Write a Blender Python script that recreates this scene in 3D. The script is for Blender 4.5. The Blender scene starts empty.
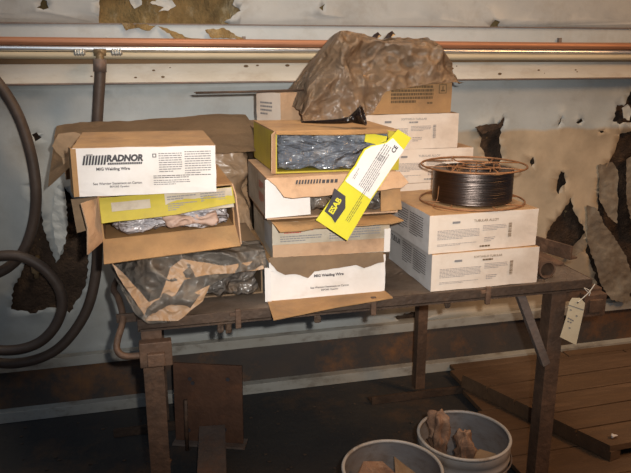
import bpy, bmesh, math, random
from math import sin, cos, pi, radians, atan2, sqrt, hypot
from mathutils import Vector, Matrix, noise
from mathutils.geometry import delaunay_2d_cdt
random.seed(11)
C = bpy.context.scene.collection
# ------------------------------------------------------------------ camera model
F = 680.0; H = 1.35; YAW = radians(14); PIT = radians(15.3)
FW = Vector((sin(YAW)*cos(PIT), cos(YAW)*cos(PIT), -sin(PIT)))
RT = Vector((cos(YAW), -sin(YAW), 0)); UP = Vector((sin(YAW)*sin(PIT), cos(YAW)*sin(PIT), cos(PIT)))
def at(px, py, z=None, y=None):
    """point of the place seen at a pixel, on a known height or distance plane"""
    d = FW + RT*((px-315.5)/F) + UP*((236.5-py)/F)
    t = (z-H)/d.z if z is not None else y/d.y
    return Vector((0, 0, H)) + d*t
# ------------------------------------------------------------------ materials
def mat(name, col, rough=.7, metal=0., col2=None, scale=8., amt=.5, bump=0., bscale=60., spots=None, spotscale=5., spotamt=.6,
        stretch=(1, 1, 1), coord='Object', spec=.5, coat=0., lo=.35, hi=.65, crinkle=0., cscale=14., warm_light=None):
    m = bpy.data.materials.new(name); m.use_nodes = True
    nt = m.node_tree; N = nt.nodes; L = nt.links; b = N['Principled BSDF']
    b.inputs['Roughness'].default_value = rough; b.inputs['Metallic'].default_value = metal
    b.inputs['Specular IOR Level'].default_value = spec; b.inputs['Coat Weight'].default_value = coat
    b.inputs['Coat Roughness'].default_value = .12
    tc = N.new('ShaderNodeTexCoord'); mp = N.new('ShaderNodeMapping'); mp.inputs['Scale'].default_value = stretch
    L.new(tc.outputs[coord], mp.inputs['Vector'])
    c2 = col2 or tuple(x*.75 for x in col)
    n1 = N.new('ShaderNodeTexNoise'); n1.inputs['Scale'].default_value = scale; n1.inputs['Detail'].default_value = 8; n1.inputs['Roughness'].default_value = .65
    L.new(mp.outputs[0], n1.inputs['Vector'])
    r1 = N.new('ShaderNodeMapRange'); r1.inputs['From Min'].default_value = lo; r1.inputs['From Max'].default_value = hi; r1.inputs['To Max'].default_value = amt
    L.new(n1.outputs['Fac'], r1.inputs['Value'])
    mx = N.new('ShaderNodeMix'); mx.data_type = 'RGBA'; mx.inputs['A'].default_value = (*col, 1); mx.inputs['B'].default_value = (*c2, 1)
    L.new(r1.outputs[0], mx.inputs['Factor']); out = mx.outputs['Result']
    if spots:
        n2 = N.new('ShaderNodeTexNoise'); n2.inputs['Scale'].default_value = spotscale; n2.inputs['Detail'].default_value = 10; n2.inputs['Roughness'].default_value = .7
        L.new(mp.outputs[0], n2.inputs['Vector'])
        r2 = N.new('ShaderNodeMapRange'); r2.inputs['From Min'].default_value = .52; r2.inputs['From Max'].default_value = .68; r2.inputs['To Max'].default_value = spotamt
        L.new(n2.outputs['Fac'], r2.inputs['Value'])
        m2 = N.new('ShaderNodeMix'); m2.data_type = 'RGBA'; m2.inputs['B'].default_value = (*spots, 1)
        L.new(out, m2.inputs['A']); L.new(r2.outputs[0], m2.inputs['Factor']); out = m2.outputs['Result']
    if warm_light:     # warm light on the lower facing, put into its colour as tan
        col3, z0, x0, x1 = warm_light
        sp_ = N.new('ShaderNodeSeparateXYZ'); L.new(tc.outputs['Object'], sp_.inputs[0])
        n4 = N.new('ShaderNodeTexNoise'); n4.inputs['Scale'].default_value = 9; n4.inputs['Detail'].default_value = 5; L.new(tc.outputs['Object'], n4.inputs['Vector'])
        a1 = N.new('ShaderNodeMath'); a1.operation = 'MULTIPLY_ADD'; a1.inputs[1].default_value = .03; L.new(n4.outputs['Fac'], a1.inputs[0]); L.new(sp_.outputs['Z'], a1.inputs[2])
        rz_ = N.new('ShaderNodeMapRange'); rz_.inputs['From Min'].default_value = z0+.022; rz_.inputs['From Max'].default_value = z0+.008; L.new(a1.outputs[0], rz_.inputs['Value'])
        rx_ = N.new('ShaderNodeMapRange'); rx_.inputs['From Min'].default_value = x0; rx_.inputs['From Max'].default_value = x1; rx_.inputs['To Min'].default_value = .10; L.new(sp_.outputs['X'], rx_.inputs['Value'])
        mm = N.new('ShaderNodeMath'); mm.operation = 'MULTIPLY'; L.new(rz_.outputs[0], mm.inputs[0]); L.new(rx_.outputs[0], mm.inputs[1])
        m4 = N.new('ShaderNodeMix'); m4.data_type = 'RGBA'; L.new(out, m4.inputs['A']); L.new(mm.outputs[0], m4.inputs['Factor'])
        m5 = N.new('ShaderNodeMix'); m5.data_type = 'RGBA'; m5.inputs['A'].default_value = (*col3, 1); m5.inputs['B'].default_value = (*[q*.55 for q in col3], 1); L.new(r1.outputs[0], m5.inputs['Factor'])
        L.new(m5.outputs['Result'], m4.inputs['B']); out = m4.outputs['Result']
    L.new(out, b.inputs['Base Color'])
    if crinkle:
        nd = N.new('ShaderNodeTexNoise'); nd.inputs['Scale'].default_value = cscale*.6; nd.inputs['Detail'].default_value = 3; L.new(mp.outputs[0], nd.inputs['Vector'])
        va = N.new('ShaderNodeVectorMath'); va.operation = 'MULTIPLY_ADD'; va.inputs[1].default_value = (.12, .12, .12); L.new(nd.outputs['Color'], va.inputs[0]); L.new(mp.outputs[0], va.inputs[2])
        prev = None
        for q_, (ms, wt) in enumerate(((.45, 1.), (1.1, .5), (2.6, .22))):      # sharp ridges where a smooth noise crosses its middle
            v1 = N.new('ShaderNodeTexNoise'); v1.inputs['Scale'].default_value = cscale*ms; v1.inputs['Detail'].default_value = 0; L.new(va.outputs[0], v1.inputs['Vector'])
            s1 = N.new('ShaderNodeMath'); s1.operation = 'SUBTRACT'; s1.inputs[1].default_value = .5; L.new(v1.outputs['Fac'], s1.inputs[0])
            s2 = N.new('ShaderNodeMath'); s2.operation = 'ABSOLUTE'; L.new(s1.outputs[0], s2.inputs[0])
            ad = N.new('ShaderNodeMath'); ad.operation = 'MULTIPLY_ADD'; ad.inputs[1].default_value = -wt*2.5; ad.inputs[2].default_value = 0; L.new(s2.outputs[0], ad.inputs[0])
            if prev: L.new(prev.outputs[0], ad.inputs[2])
            prev = ad
        bq = N.new('ShaderNodeBump'); bq.inputs['Strength'].default_value = crinkle; bq.inputs['Distance'].default_value = .03
        L.new(ad.outputs[0], bq.inputs['Height']); L.new(bq.outputs[0], b.inputs['Normal'])
    elif bump:
        n3 = N.new('ShaderNodeTexNoise'); n3.inputs['Scale'].default_value = bscale; n3.inputs['Detail'].default_value = 6
        L.new(mp.outputs[0], n3.inputs['Vector'])
        bp = N.new('ShaderNodeBump'); bp.inputs['Strength'].default_value = bump; bp.inputs['Distance'].default_value = .01
        L.new(n3.outputs['Fac'], bp.inputs['Height']); L.new(bp.outputs[0], b.inputs['Normal'])
    return m
def film(name, col, alpha=.5, rough=.18, tint2=None):
    m = mat(name, col, rough, 0, tint2, 16, .9, spec=.9, lo=.5, hi=.68, crinkle=.9, cscale=20, stretch=(.8, 1, 1.6))
    nt = m.node_tree; N = nt.nodes; L = nt.links; b = N['Principled BSDF']; o = N['Material Output']
    t = N.new('ShaderNodeBsdfTransparent'); s = N.new('ShaderNodeMixShader'); s.inputs[0].default_value = alpha
    L.new(t.outputs[0], s.inputs[1]); L.new(b.outputs[0], s.inputs[2]); L.new(s.outputs[0], o.inputs['Surface'])
    return m
M = dict(
    kraft=mat('kraft board', (.45, .25, .10), .75, 0, (.27, .15, .065), 7, .8, .15, 120, spots=(.16, .10, .055), spotscale=4, spotamt=.5),
    kraft_light=mat('pale kraft board', (.56, .36, .22), .75, 0, (.42, .25, .14), 9, .7, .15, 120, spots=(.2, .12, .07), spotscale=6, spotamt=.6),
    kraft_top=mat('dusty kraft board', (.52, .31, .14), .7, 0, (.34, .20, .10), 11, .9, .2, 90, spots=(.17, .10, .06), spotscale=9, spotamt=.55, coat=.1),
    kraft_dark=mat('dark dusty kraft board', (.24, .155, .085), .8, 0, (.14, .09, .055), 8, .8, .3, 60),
    white=mat('white printed board', (.78, .74, .71), .6, 0, (.66, .60, .54), 6, .7, .06, 80, spots=(.5, .42, .35), spotscale=9, spotamt=.3),
    cream=mat('cream printed board', (.76, .66, .56), .6, 0, (.64, .50, .39), 5, .8, .06, 80, spots=(.45, .34, .25), spotscale=6, spotamt=.4),
    grimy=mat('grimy printed board', (.52, .46, .37), .7, 0, (.36, .29, .2), 8, .8, .15, 80, spots=(.2, .15, .1), spotscale=6, spotamt=.6),
    greyface=mat('grey printed board side', (.50, .50, .50), .7, 0, (.35, .34, .33), 7, .7, .1, 80, spots=(.2, .18, .16), spotscale=8, spotamt=.5),
    yellow=mat('yellow board', (.47, .38, .03), .55, 0, (.34, .26, .03), 8, .6, .08, 80, spots=(.3, .22, .05), spotscale=8, spotamt=.4),
    yellow_clean=mat('bright yellow board', (.66, .60, .03), .5, 0, (.58, .50, .03), 8, .5, .05, 80),
    ink=mat('black ink', (.045, .04, .045), .6), greyink=mat('grey ink', (.24, .225, .22), .7), paleink=mat('faded ink', (.30, .26, .25), .7),
    kraftink=mat('brown ink', (.13, .075, .03), .7), redink=mat('red ink', (.5, .08, .05), .6), blueink=mat('blue marker', (.06, .09, .25), .6),
    steel=mat('rusty steel', (.10, .065, .045), .7, .35, (.055, .035, .025), 9, .9, .4, 70, spots=(.18, .10, .055), spotscale=14, spotamt=.5),
    leg_steel=mat('brown painted rusty steel', (.15, .085, .052), .65, .2, (.075, .045, .03), 10, .9, .35, 60, spots=(.27, .15, .09), spotscale=14, spotamt=.5),
    plate_steel=mat('dark rusted plate', (.13, .06, .033), .8, .2, (.075, .035, .02), 9, .9, .4, 60, spots=(.2, .08, .035), spotscale=12, spotamt=.5),
    grey_steel=mat('dull grey brown steel', (.21, .165, .14), .6, .3, (.12, .09, .075), 8, .8, .3, 60, spots=(.25, .13, .08), spotscale=10, spotamt=.5),
    top_steel=mat('dusty steel table top', (.36, .28, .22), .7, .1, (.15, .105, .075), 6, .9, .3, 60, spots=(.24, .15, .08), spotscale=9, spotamt=.5),
    copper=mat('copper pipe', (.42, .19, .10), .5, .35, (.30, .13, .07), 10, .6, .1, 60, stretch=(.3, 1, 1)),
    conduit=mat('bright conduit', (.72, .72, .72), .28, .85, (.5, .5, .5), 10, .5, stretch=(.3, 1, 1)),
    beigepipe=mat('beige painted pipe', (.50, .43, .30), .55, 0, (.36, .30, .2), 10, .6, stretch=(.3, 1, 1)),
    fitting=mat('galvanised fitting', (.52, .53, .50), .35, .7, (.35, .33, .3), 60, .8),
    brass=mat('old brass', (.26, .19, .11), .5, .4, (.15, .10, .05), 30, .8),
    girt=mat('cream painted girt', (.64, .60, .52), .6, 0, (.52, .46, .36), 6, .8, .08, 60, spots=(.30, .2, .12), spotscale=9, spotamt=.35, stretch=(.6, 1, 1.5)),
    girtbrown=mat('brown girt edge', (.27, .16, .075), .8, 0, (.17, .10, .05), 8, .8, .2, 60, stretch=(.3, 1, 1)),
    bluestrip=mat('pale blue grey facing', (.46, .48, .475), .5, 0, (.36, .40, .41), 5, .6, .08, 30, spots=(.3, .28, .24), spotscale=7, spotamt=.4),
    facing=mat('grey vinyl facing', (.42, .445, .44), .5, 0, (.33, .35, .34), 3.5, .8, .12, 25, spots=(.24, .21, .17), spotscale=6, spotamt=.35, warm_light=((.50, .40, .28), 1.033, .9, 1.35)),
    facing_top=mat('upper grey vinyl facing', (.40, .40, .385), .5, 0, (.32, .325, .32), 3, .8, .12, 25, spots=(.2, .17, .13), spotscale=7, spotamt=.35),
    facing_tan=mat('warm lit vinyl facing', (.47, .385, .275), .6, 0, (.36, .28, .19), 5, .8, .2, 25, spots=(.18, .12, .07), spotscale=8, spotamt=.55),  # tan tone is warm light painted into the facing colour
    flap=mat('torn facing', (.24, .21, .165), .6, 0, (.12, .085, .055), 9, .9, .25, 30, spots=(.15, .1, .06), spotscale=8, spotamt=.5),
    base=mat('cream base channel', (.42, .41, .37), .6, 0, (.30, .27, .22), 6, .8, .1, 40, spots=(.10, .07, .05), spotscale=12, spotamt=.6, stretch=(.6, 1, 1)),
    baseweb=mat('rust and warm light channel web', (.085, .06, .045), .8, 0, (.05, .045, .043), 5, .9, .2, 40, spots=(.26, .11, .035), spotscale=2.6, spotamt=.8),  # orange spots mix rust with warm light put into the colour
    fibre=mat('brown insulation', (.30, .205, .09), 1, 0, (.13, .085, .04), 12, .9, .9, 110, spots=(.50, .42, .28), spotscale=16, spotamt=.6, stretch=(1, 1, .6), spec=.1),
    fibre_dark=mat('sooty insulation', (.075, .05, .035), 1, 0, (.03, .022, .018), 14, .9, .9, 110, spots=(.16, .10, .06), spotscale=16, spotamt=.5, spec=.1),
    hose=mat('dusty brown rubber', (.085, .058, .043), .55, 0, (.052, .035, .027), 8, .8, .15, 60, spots=(.14, .10, .07), spotscale=10, spotamt=.4),
    floor=mat('dirty and warm lit concrete', (.048, .043, .038), .9, 0, (.026, .026, .028), 2.2, .9, .4, 40, spots=(.14, .075, .035), spotscale=1.8, spotamt=.7),  # brown spots: floor dirt plus some painted-in warm light
    crumb=mat('floor debris', (.09, .06, .04), .9, 0, (.04, .03, .025), 12, .9),
    plank=mat('worn brown planks', (.15, .083, .040), .85, 0, (.07, .04, .022), 5, .9, .3, 60, spots=(.26, .15, .08), spotscale=5, spotamt=.5, stretch=(.35, 2.2, 1)),
    bucket=mat('dirty white plastic', (.40, .36, .33), .45, 0, (.30, .26, .22), 7, .8, .08, 50, spots=(.16, .10, .06), spotscale=14, spotamt=.7),
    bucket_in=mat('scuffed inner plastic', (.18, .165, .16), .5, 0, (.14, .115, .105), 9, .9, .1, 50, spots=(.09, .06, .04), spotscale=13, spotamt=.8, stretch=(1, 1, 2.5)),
    wire=mat('dark welding wire', (.17, .135, .12), .36, 1, (.07, .058, .052), 3, .8, .25, 5, stretch=(.3, .3, 50)),
    rust_wire=mat('rusty wire', (.36, .17, .075), .5, .4, (.2, .09, .04), 30, .8),
    horn=mat('dark glossy plastic', (.035, .02, .014), .22, 0, (.02, .012, .01), 9, .6, spec=.7),
    paper=mat('crumpled brown paper', (.36, .215, .11), .5, 0, (.26, .16, .09), 9, .9, crinkle=.5, cscale=15),
    wrap=mat('dusty brown wrapping', (.40, .25, .14), .36, 0, (.25, .19, .14), 5, .9, .35, 28, spots=(.15, .14, .13), spotscale=4, spotamt=.6, coat=.0, crinkle=.55, cscale=13),
    rag=mat('brown oily rag', (.24, .13, .075), .85, 0, (.13, .07, .045), 18, .9, .4, 60, spots=(.40, .26, .17), spotscale=20),
    dustfilm=mat('dusty grey plastic', (.30, .26, .22), .34, 0, (.19, .165, .14), 7, .9, spots=(.27, .17, .10), spotscale=5, spotamt=.5, crinkle=.6, cscale=12),
    tag=mat('buff tag', (.70, .62, .44), .7, 0, (.6, .5, .34), 12, .6),
    string=mat('string', (.68, .62, .52), .8),
    greybag=mat('grey plastic bag', (.15, .13, .115), .3, 0, (.08, .07, .062), 7, .9, .5, 35, spots=(.24, .15, .08), spotscale=5, spotamt=.7, crinkle=.9, cscale=17),
    film_clear=film('clear film', (.20, .225, .27), .6, .16, (.62, .64, .68)),
    film_white=film('milky film', (.66, .60, .60), .75, .25, (.5, .48, .52)),
    content=mat('dark packed spool', (.10, .11, .135), .5, .2, (.05, .055, .07), 9, .8),  # the spool's own dark wire colour
    pinkpad=mat('pinkish packing paper', (.55, .38, .30), .7, 0, (.4, .25, .18), 20, .8),
)
# ------------------------------------------------------------------ object helpers
def put(name, bm, m, parent=None, smooth=False, label=None):
    me = bpy.data.meshes.new(name)
    bmesh.ops.recalc_face_normals(bm, faces=bm.faces) if not smooth == 'keep' else None
    bm.to_mesh(me); bm.free()
    for x in (m if isinstance(m, (list, tuple)) else [m]): me.materials.append(M[x] if isinstance(x, str) else x)
    if smooth:
        for p in me.polygons: p.use_smooth = True
    o = bpy.data.objects.new(name, me); C.objects.link(o)
    if parent: o.parent = parent
    if label: o['label'] = label
    return o
def tag(o, label, cat, group=None, kind=None):
    o['label'] = label; o['category'] = cat
    if group: o['group'] = group
    if kind: o['kind'] = kind
    return o
def struct(o):
    o['kind'] = 'structure'; return o
def thing(name, label, cat, loc=(0, 0, 0), rot=(0, 0, 0), group=None):
    o = bpy.data.objects.new(name, None); C.objects.link(o); o.location = loc; o.rotation_euler = rot
    o.empty_display_size = .02
    return tag(o, label, cat, group)
def box(bm, x0, y0, z0, x1, y1, z1, bev=0., mi=0, mtx=None):
    r = bmesh.ops.create_cube(bm, size=1)
    T = Matrix.Translation(((x0+x1)/2, (y0+y1)/2, (z0+z1)/2)) @ Matrix.Diagonal((abs(x1-x0), abs(y1-y0), abs(z1-z0), 1))
    if mtx: T = mtx @ T
    bmesh.ops.transform(bm, matrix=T, verts=r['verts'])
    fs = list({f for v in r['verts'] for f in v.link_faces})
    for f in fs: f.material_index = mi
    if bev:
        es = list({e for v in r['verts'] for e in v.link_edges})
        bmesh.ops.bevel(bm, geom=es, offset=bev, segments=2, affect='EDGES', profile=.6)
    return bm
def bx(*a, **k):
    return box(bmesh.new(), *a, **k)
def spline(pts, n=10):
    P = [Vector(p) for p in pts]; P = [P[0]*2-P[1]] + P + [P[-1]*2-P[-2]]; out = []
    for i in range(1, len(P)-2):
        a, b, c, d = P[i-1:i+3]
        for k in range(n):
            t = k/n
            out.append(.5*((2*b)+(c-a)*t+(2*a-5*b+4*c-d)*t*t+(3*b-a-3*c+d)*t**3))
    out.append(P[-2]); return out
def tube(bm, pts, r, seg=10, closed=False, cap=True, mi=0):
    n = len(pts); rings = []; pr = None
    rad = r if callable(r) else (lambda t: r)
    nrm = None
    for i, p in enumerate(pts):
        a = pts[(i-1) % n] if (closed or i) else pts[0]; b = pts[(i+1) % n] if (closed or i < n-1) else pts[-1]
        t = (Vector(b)-Vector(a)).normalized()
        if nrm is None:
            nrm = t.orthogonal().normalized()
        nrm = (nrm - t*nrm.dot(t)).normalized(); bn = t.cross(nrm)
        rr = rad(i/(n-1))
        rings.append([bm.verts.new(Vector(p)+(nrm*cos(2*pi*k/seg)+bn*sin(2*pi*k/seg))*rr) for k in range(seg)])
    m = n if closed else n-1
    for i in range(m):
        A = rings[i]; B = rings[(i+1) % n]
        for k in range(seg):
            f = bm.faces.new((A[k], A[(k+1) % seg], B[(k+1) % seg], B[k])); f.material_index = mi
    if cap and not closed:
        bm.faces.new(rings[0]).material_index = mi; bm.faces.new(rings[-1][::-1]).material_index = mi
    return bm
def ring(bm, c, R, r, seg=64, s=8):
    return tube(bm, [Vector(c)+Vector((cos(2*pi*k/seg)*R, sin(2*pi*k/seg)*R, 0)) for k in range(seg)], r, s, closed=True)
def lathe(bm, prof, seg=48, c=(0, 0, 0), mi=0):
    rings = [[bm.verts.new((c[0]+r*cos(2*pi*k/seg), c[1]+r*sin(2*pi*k/seg), c[2]+z)) for k in range(seg)] for r, z in prof]
    for A, B in zip(rings, rings[1:]):
        for k in range(seg):
            bm.faces.new((A[k], A[(k+1) % seg], B[(k+1) % seg], B[k])).material_index = mi
    return bm
def slab(pts, thick, crumple=0., cut=.02, seed=0.):
    """a thin panel with a real thickness through any nearly flat outline"""
    pts = [Vector(p) for p in pts]; bm = bmesh.new()
    c = sum(pts, Vector())/len(pts); n = Vector()
    for i in range(len(pts)):
        n += (pts[i]-c).cross(pts[(i+1) % len(pts)]-c)
    n.normalize(); u = (pts[1]-pts[0]); u = (u-n*u.dot(n)).normalized(); v = n.cross(u)
    q = [Vector(((p-c).dot(u), (p-c).dot(v))) for p in pts]; hgt = [(p-c).dot(n) for p in pts]
    co = list(q); ed = [(i, (i+1) % len(q)) for i in range(len(q))]
    xs = [a.x for a in q]; ys = [a.y for a in q]
    def inside(x, y):
        r = False
        for i in range(len(q)):
            a = q[i]; b = q[i-1]
            if (a.y > y) != (b.y > y) and x < (b.x-a.x)*(y-a.y)/(b.y-a.y)+a.x: r = not r
        return r
    x = min(xs)
    while x < max(xs):
        y = min(ys)
        while y < max(ys):
            if inside(x, y): co.append(Vector((x+random.uniform(-.2, .2)*cut, y+random.uniform(-.2, .2)*cut)))
            y += cut
        x += cut
    V, _, Fc, *_r = delaunay_2d_cdt(co, ed, [], 0, 1e-6)
    def hz(p):
        s = w = 0
        for a, h in zip(q, hgt):
            k = 1/((p-a).length_squared+1e-6)**1.2; s += k*h; w += k
        return s/w
    vs = []
    for p in V:
        P3 = c+u*p.x+v*p.y+n*hz(p)
        if crumple:
            o_ = Vector((seed, seed*1.7, 0))
            P3 += n*crumple*(noise.noise(P3*14+o_)*1.2+noise.noise(P3*45+o_)*.45)
        vs.append(P3)
    A = [bm.verts.new(p+n*thick/2) for p in vs]; B = [bm.verts.new(p-n*thick/2) for p in vs]
    cnt = {}
    for f in Fc:
        g = sum((V[i] for i in f), Vector((0, 0)))/3
        if not inside(g.x, g.y): continue
        bm.faces.new([A[i] for i in f]); bm.faces.new([B[i] for i in reversed(f)])
        for i in range(3):
            e = (f[i], f[(i+1) % 3]); k = tuple(sorted(e)); cnt.setdefault(k, []).append(e)
    for k, e in cnt.items():
        if len(e) == 1:
            a, b = e[0]; bm.faces.new((A[b], A[a], B[a], B[b]))
    loose = [v_ for v_ in bm.verts if not v_.link_faces]
    bmesh.ops.delete(bm, geom=loose, context='VERTS')
    return bm
def ragged(pts, amp, step=.012, closed=True, seed=0):
    rnd = random.Random(seed); out = []; pts = [Vector(p) for p in pts]; n = len(pts)
    for i in range(n if closed else n-1):
        a = pts[i]; b = pts[(i+1) % n]; k = max(1, int((b-a).length/step)); d = (b-a)
        pe = Vector((-d.z, 0, d.x)).normalized() if abs(d.y) < .5*d.length else Vector((0, 0, 1))
        for j in range(k):
            out.append(a+d*(j/k)+pe*rnd.uniform(-amp, amp)*(1 if j else .3))
    if not closed: out.append(pts[-1])
    return out
def crease(p, s, o=0.):
    q = Vector((p[0]*s+o, p[1]*s+o*1.3, p[2]*s-o))
    return .75-2.2*abs(noise.noise(q))-.5*abs(noise.noise(q*2.3+Vector((7, 3, 1))))
def gridsurf(fn, nu, nv, thick=0.):
    bm = bmesh.new(); g = [[bm.verts.new(fn(i/nu, j/nv)) for j in range(nv+1)] for i in range(nu+1)]
    for i in range(nu):
        for j in range(nv):
            bm.faces.new((g[i][j], g[i+1][j], g[i+1][j+1], g[i][j+1]))
    if thick: bmesh.ops.solidify(bm, geom=bm.faces[:], thickness=thick)
    return bm
def lump(x0, y0, z0, x1, y1, z1, amp=.01, sc=16, res=14, seed=0., pw=4):
    """a rounded, crumpled closed lump"""
    bm = bmesh.new(); bmesh.ops.create_cube(bm, size=2)
    bmesh.ops.subdivide_edges(bm, edges=bm.edges[:], cuts=res, use_grid_fill=True)
    c = Vector(((x0+x1)/2, (y0+y1)/2, (z0+z1)/2)); h = Vector(((x1-x0)/2, (y1-y0)/2, (z1-z0)/2))
    for v in bm.verts:
        p = v.co; k = (abs(p.x)**pw+abs(p.y)**pw+abs(p.z)**pw)**(1/pw); p = p/k
        w = Vector((c.x+p.x*h.x, c.y+p.y*h.y, c.z+p.z*h.z)); d = p.normalized()
        a = crease(w, sc, seed)*.9+noise.noise(w*sc*.6+Vector((seed, 0, 0)))*.8-.7
        w += d*amp*a
        w.z = max(w.z, z0+.0005)
        v.co = w
    return bm
def ip(x, tab):
    for (a, b), (c, d) in zip(tab, tab[1:]):
        if x <= c: return b+(d-b)*max(0, (x-a))/(c-a)
    return tab[-1][1]
# ------------------------------------------------------------------ print helpers (local x right, z up, on a face at local y)
FR = Matrix(((1, 0, 0, 0), (0, 0, 1, 0), (0, 1, 0, 0), (0, 0, 0, 1)))
def text(bm, s, w, cx, cz, T, shear=0., off=.0, hgt=None, left=False):
    cu = bpy.data.curves.new('t', 'FONT'); cu.body = s; cu.size = 1; cu.shear = shear; cu.offset = off; cu.align_x = 'LEFT'; cu.resolution_u = 3
    o = bpy.data.objects.new('t', cu); C.objects.link(o); dg = bpy.context.evaluated_depsgraph_get(); dg.update()
    me = bpy.data.meshes.new_from_object(o.evaluated_get(dg)); t = bmesh.new(); t.from_mesh(me)
    bpy.data.objects.remove(o); bpy.data.curves.remove(cu); bpy.data.meshes.remove(me)
    if not t.verts: t.free(); return
    x0 = min(v.co.x for v in t.verts); x1 = max(v.co.x for v in t.verts); y0 = min(v.co.y for v in t.verts); y1 = max(v.co.y for v in t.verts)
    sx = w/(x1-x0); sy = sx if hgt is None else hgt/(y1-y0)
    vm = {}
    for v in t.verts:
        lx = (v.co.x-x0)*sx-(0 if left else w/2)+cx; lz = (v.co.y-(y0+y1)/2)*sy+cz
        vm[v] = bm.verts.new(T @ Vector((lx, 0, lz)))
    for f in t.faces:
        try: bm.faces.new([vm[v] for v in f.verts])
        except ValueError: pass
    t.free()
def quad(bm, x0, z0, x1, z1, T, sh=0.):
    bm.faces.new([bm.verts.new(T @ Vector(p)) for p in ((x0, 0, z0), (x1, 0, z0), (x1+sh, 0, z1), (x0+sh, 0, z1))])
def lines(bm, x, z, w, h, n, T, fill=.5, seed=1, last=.6):
    """rows of tiny word marks: print too small to read"""
    rnd = random.Random(seed); lh = h/n
    for i in range(n):
        y1 = z-i*lh; y0 = y1-lh*fill; xx = x; end = x+w*(last if i == n-1 else 1)
        while xx < end-.002:
            l = min(rnd.uniform(.003, .011), end-xx); quad(bm, xx, y0, xx+l, y1, T); xx += l+.0012
def bars(bm, x, z, w, h, T, seed=3, vertical=True):
    rnd = random.Random(seed); p = 0
    L_ = h if vertical else w
    while p < L_:
        t = rnd.choice((.0007, .0012, .0018))
        if vertical: quad(bm, x, z+p, x+w, z+min(p+t, L_), T)
        else: quad(bm, x+p, z, x+min(p+t, L_), z+h, T)
        p += t+rnd.choice((.0007, .001, .0015))
def face(y=-.0006): return Matrix.Translation((0, y, 0))
def side(d, x=-.0006):   # left side face: local x runs from the back (0) to the front (d)
    return Matrix(((0, 0, 0, x), (-1, 0, 0, d), (0, 0, 1, 0), (0, 0, 0, 1)))
def prt(parent, name, m, fn, *a, **k):
    bm = bmesh.new(); fn(bm, *a, **k); return put(name, bm, m, parent)
# ------------------------------------------------------------------ cartons
def closed_carton(name, label, loc, w, d, h, mats, rz=0, group=None, rx=0, ry=0, tape=True, fold=False):
    """mats: front, left side, rest"""
    t = thing(name, label, 'box', loc, (rx, ry, rz), group)
    bm = bx(0, 0, 0, w, d, h)
    bmesh.ops.subdivide_edges(bm, edges=bm.edges[:], cuts=7, use_grid_fill=True)
    bm.normal_update()
    for f in bm.faces: f.material_index = 0 if f.normal.y < -.5 else (1 if f.normal.x < -.5 else 2)
    s = loc[0]*9+loc[2]*31
    for v in bm.verts:
        p = v.co+Vector((s, 0, s)); e = sum((v.co.x < .001 or v.co.x > w-.001, v.co.y < .001 or v.co.y > d-.001, v.co.z < .001 or v.co.z > h-.001))
        if e > 1: v.co += Vector([noise.noise(p*40+Vector((k*9, 0, 0))) for k in range(3)])*.0016
        elif e == 1 and v.co.z > h-.001: v.co.z -= .002+noise.noise(p*20)*.0015
    put('carton_body', bm, mats, t)
    if tape:
        put('top_flap', bx(.003, d/2+.001, h-.001, w-.003, d-.004, h+.0006), mats[2], t)
        put('top_flap', bx(.003, .004, h-.001, w-.003, d/2-.001, h+.0006), mats[2], t)
    if fold:
        put('fold_edge', bx(-.001, -.0018, .001, .011, .0005, h-.001, .0004), mats[0], t)
    return t
def open_carton(name, label, loc, w, d, h, out, inn='kraft_dark', rz=0, group=None, rx=0, ry=0, th=.004, left=None, top=None):
    """front end open"""
    t = thing(name, label, 'box', loc, (rx, ry, rz), group)
    bm = bmesh.new()
    box(bm, 0, 0, 0, w, d, th); box(bm, 0, 0, h-th, w, d, h, mi=2)
    box(bm, 0, 0, th, th, d, h-th, mi=1); box(bm, w-th, 0, th, w, d, h-th); box(bm, th, d-th, th, w-th, d, h-th)
    put('carton_body', bm, [out, left or out, top or out], t)
    return t
def flap(parent, pts, m, name='flap', th=.003, cr=.002, label=None, seed=0.):
    return put(name, slab(pts, th, cr, .02, seed), m, parent, label=label)

# ================================================================== SETTING
YW = 2.54
def wp(px, py, y=YW): return at(px, py, y=y)
# floor
fl = gridsurf(lambda u, v: Vector((-2.5+u*7.5, -1.5+v*4.3, noise.noise(Vector((u*40, v*30, 0)))*.0015-.002)), 60, 40)
struct(put('floor', fl, 'floor', smooth=True))
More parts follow.
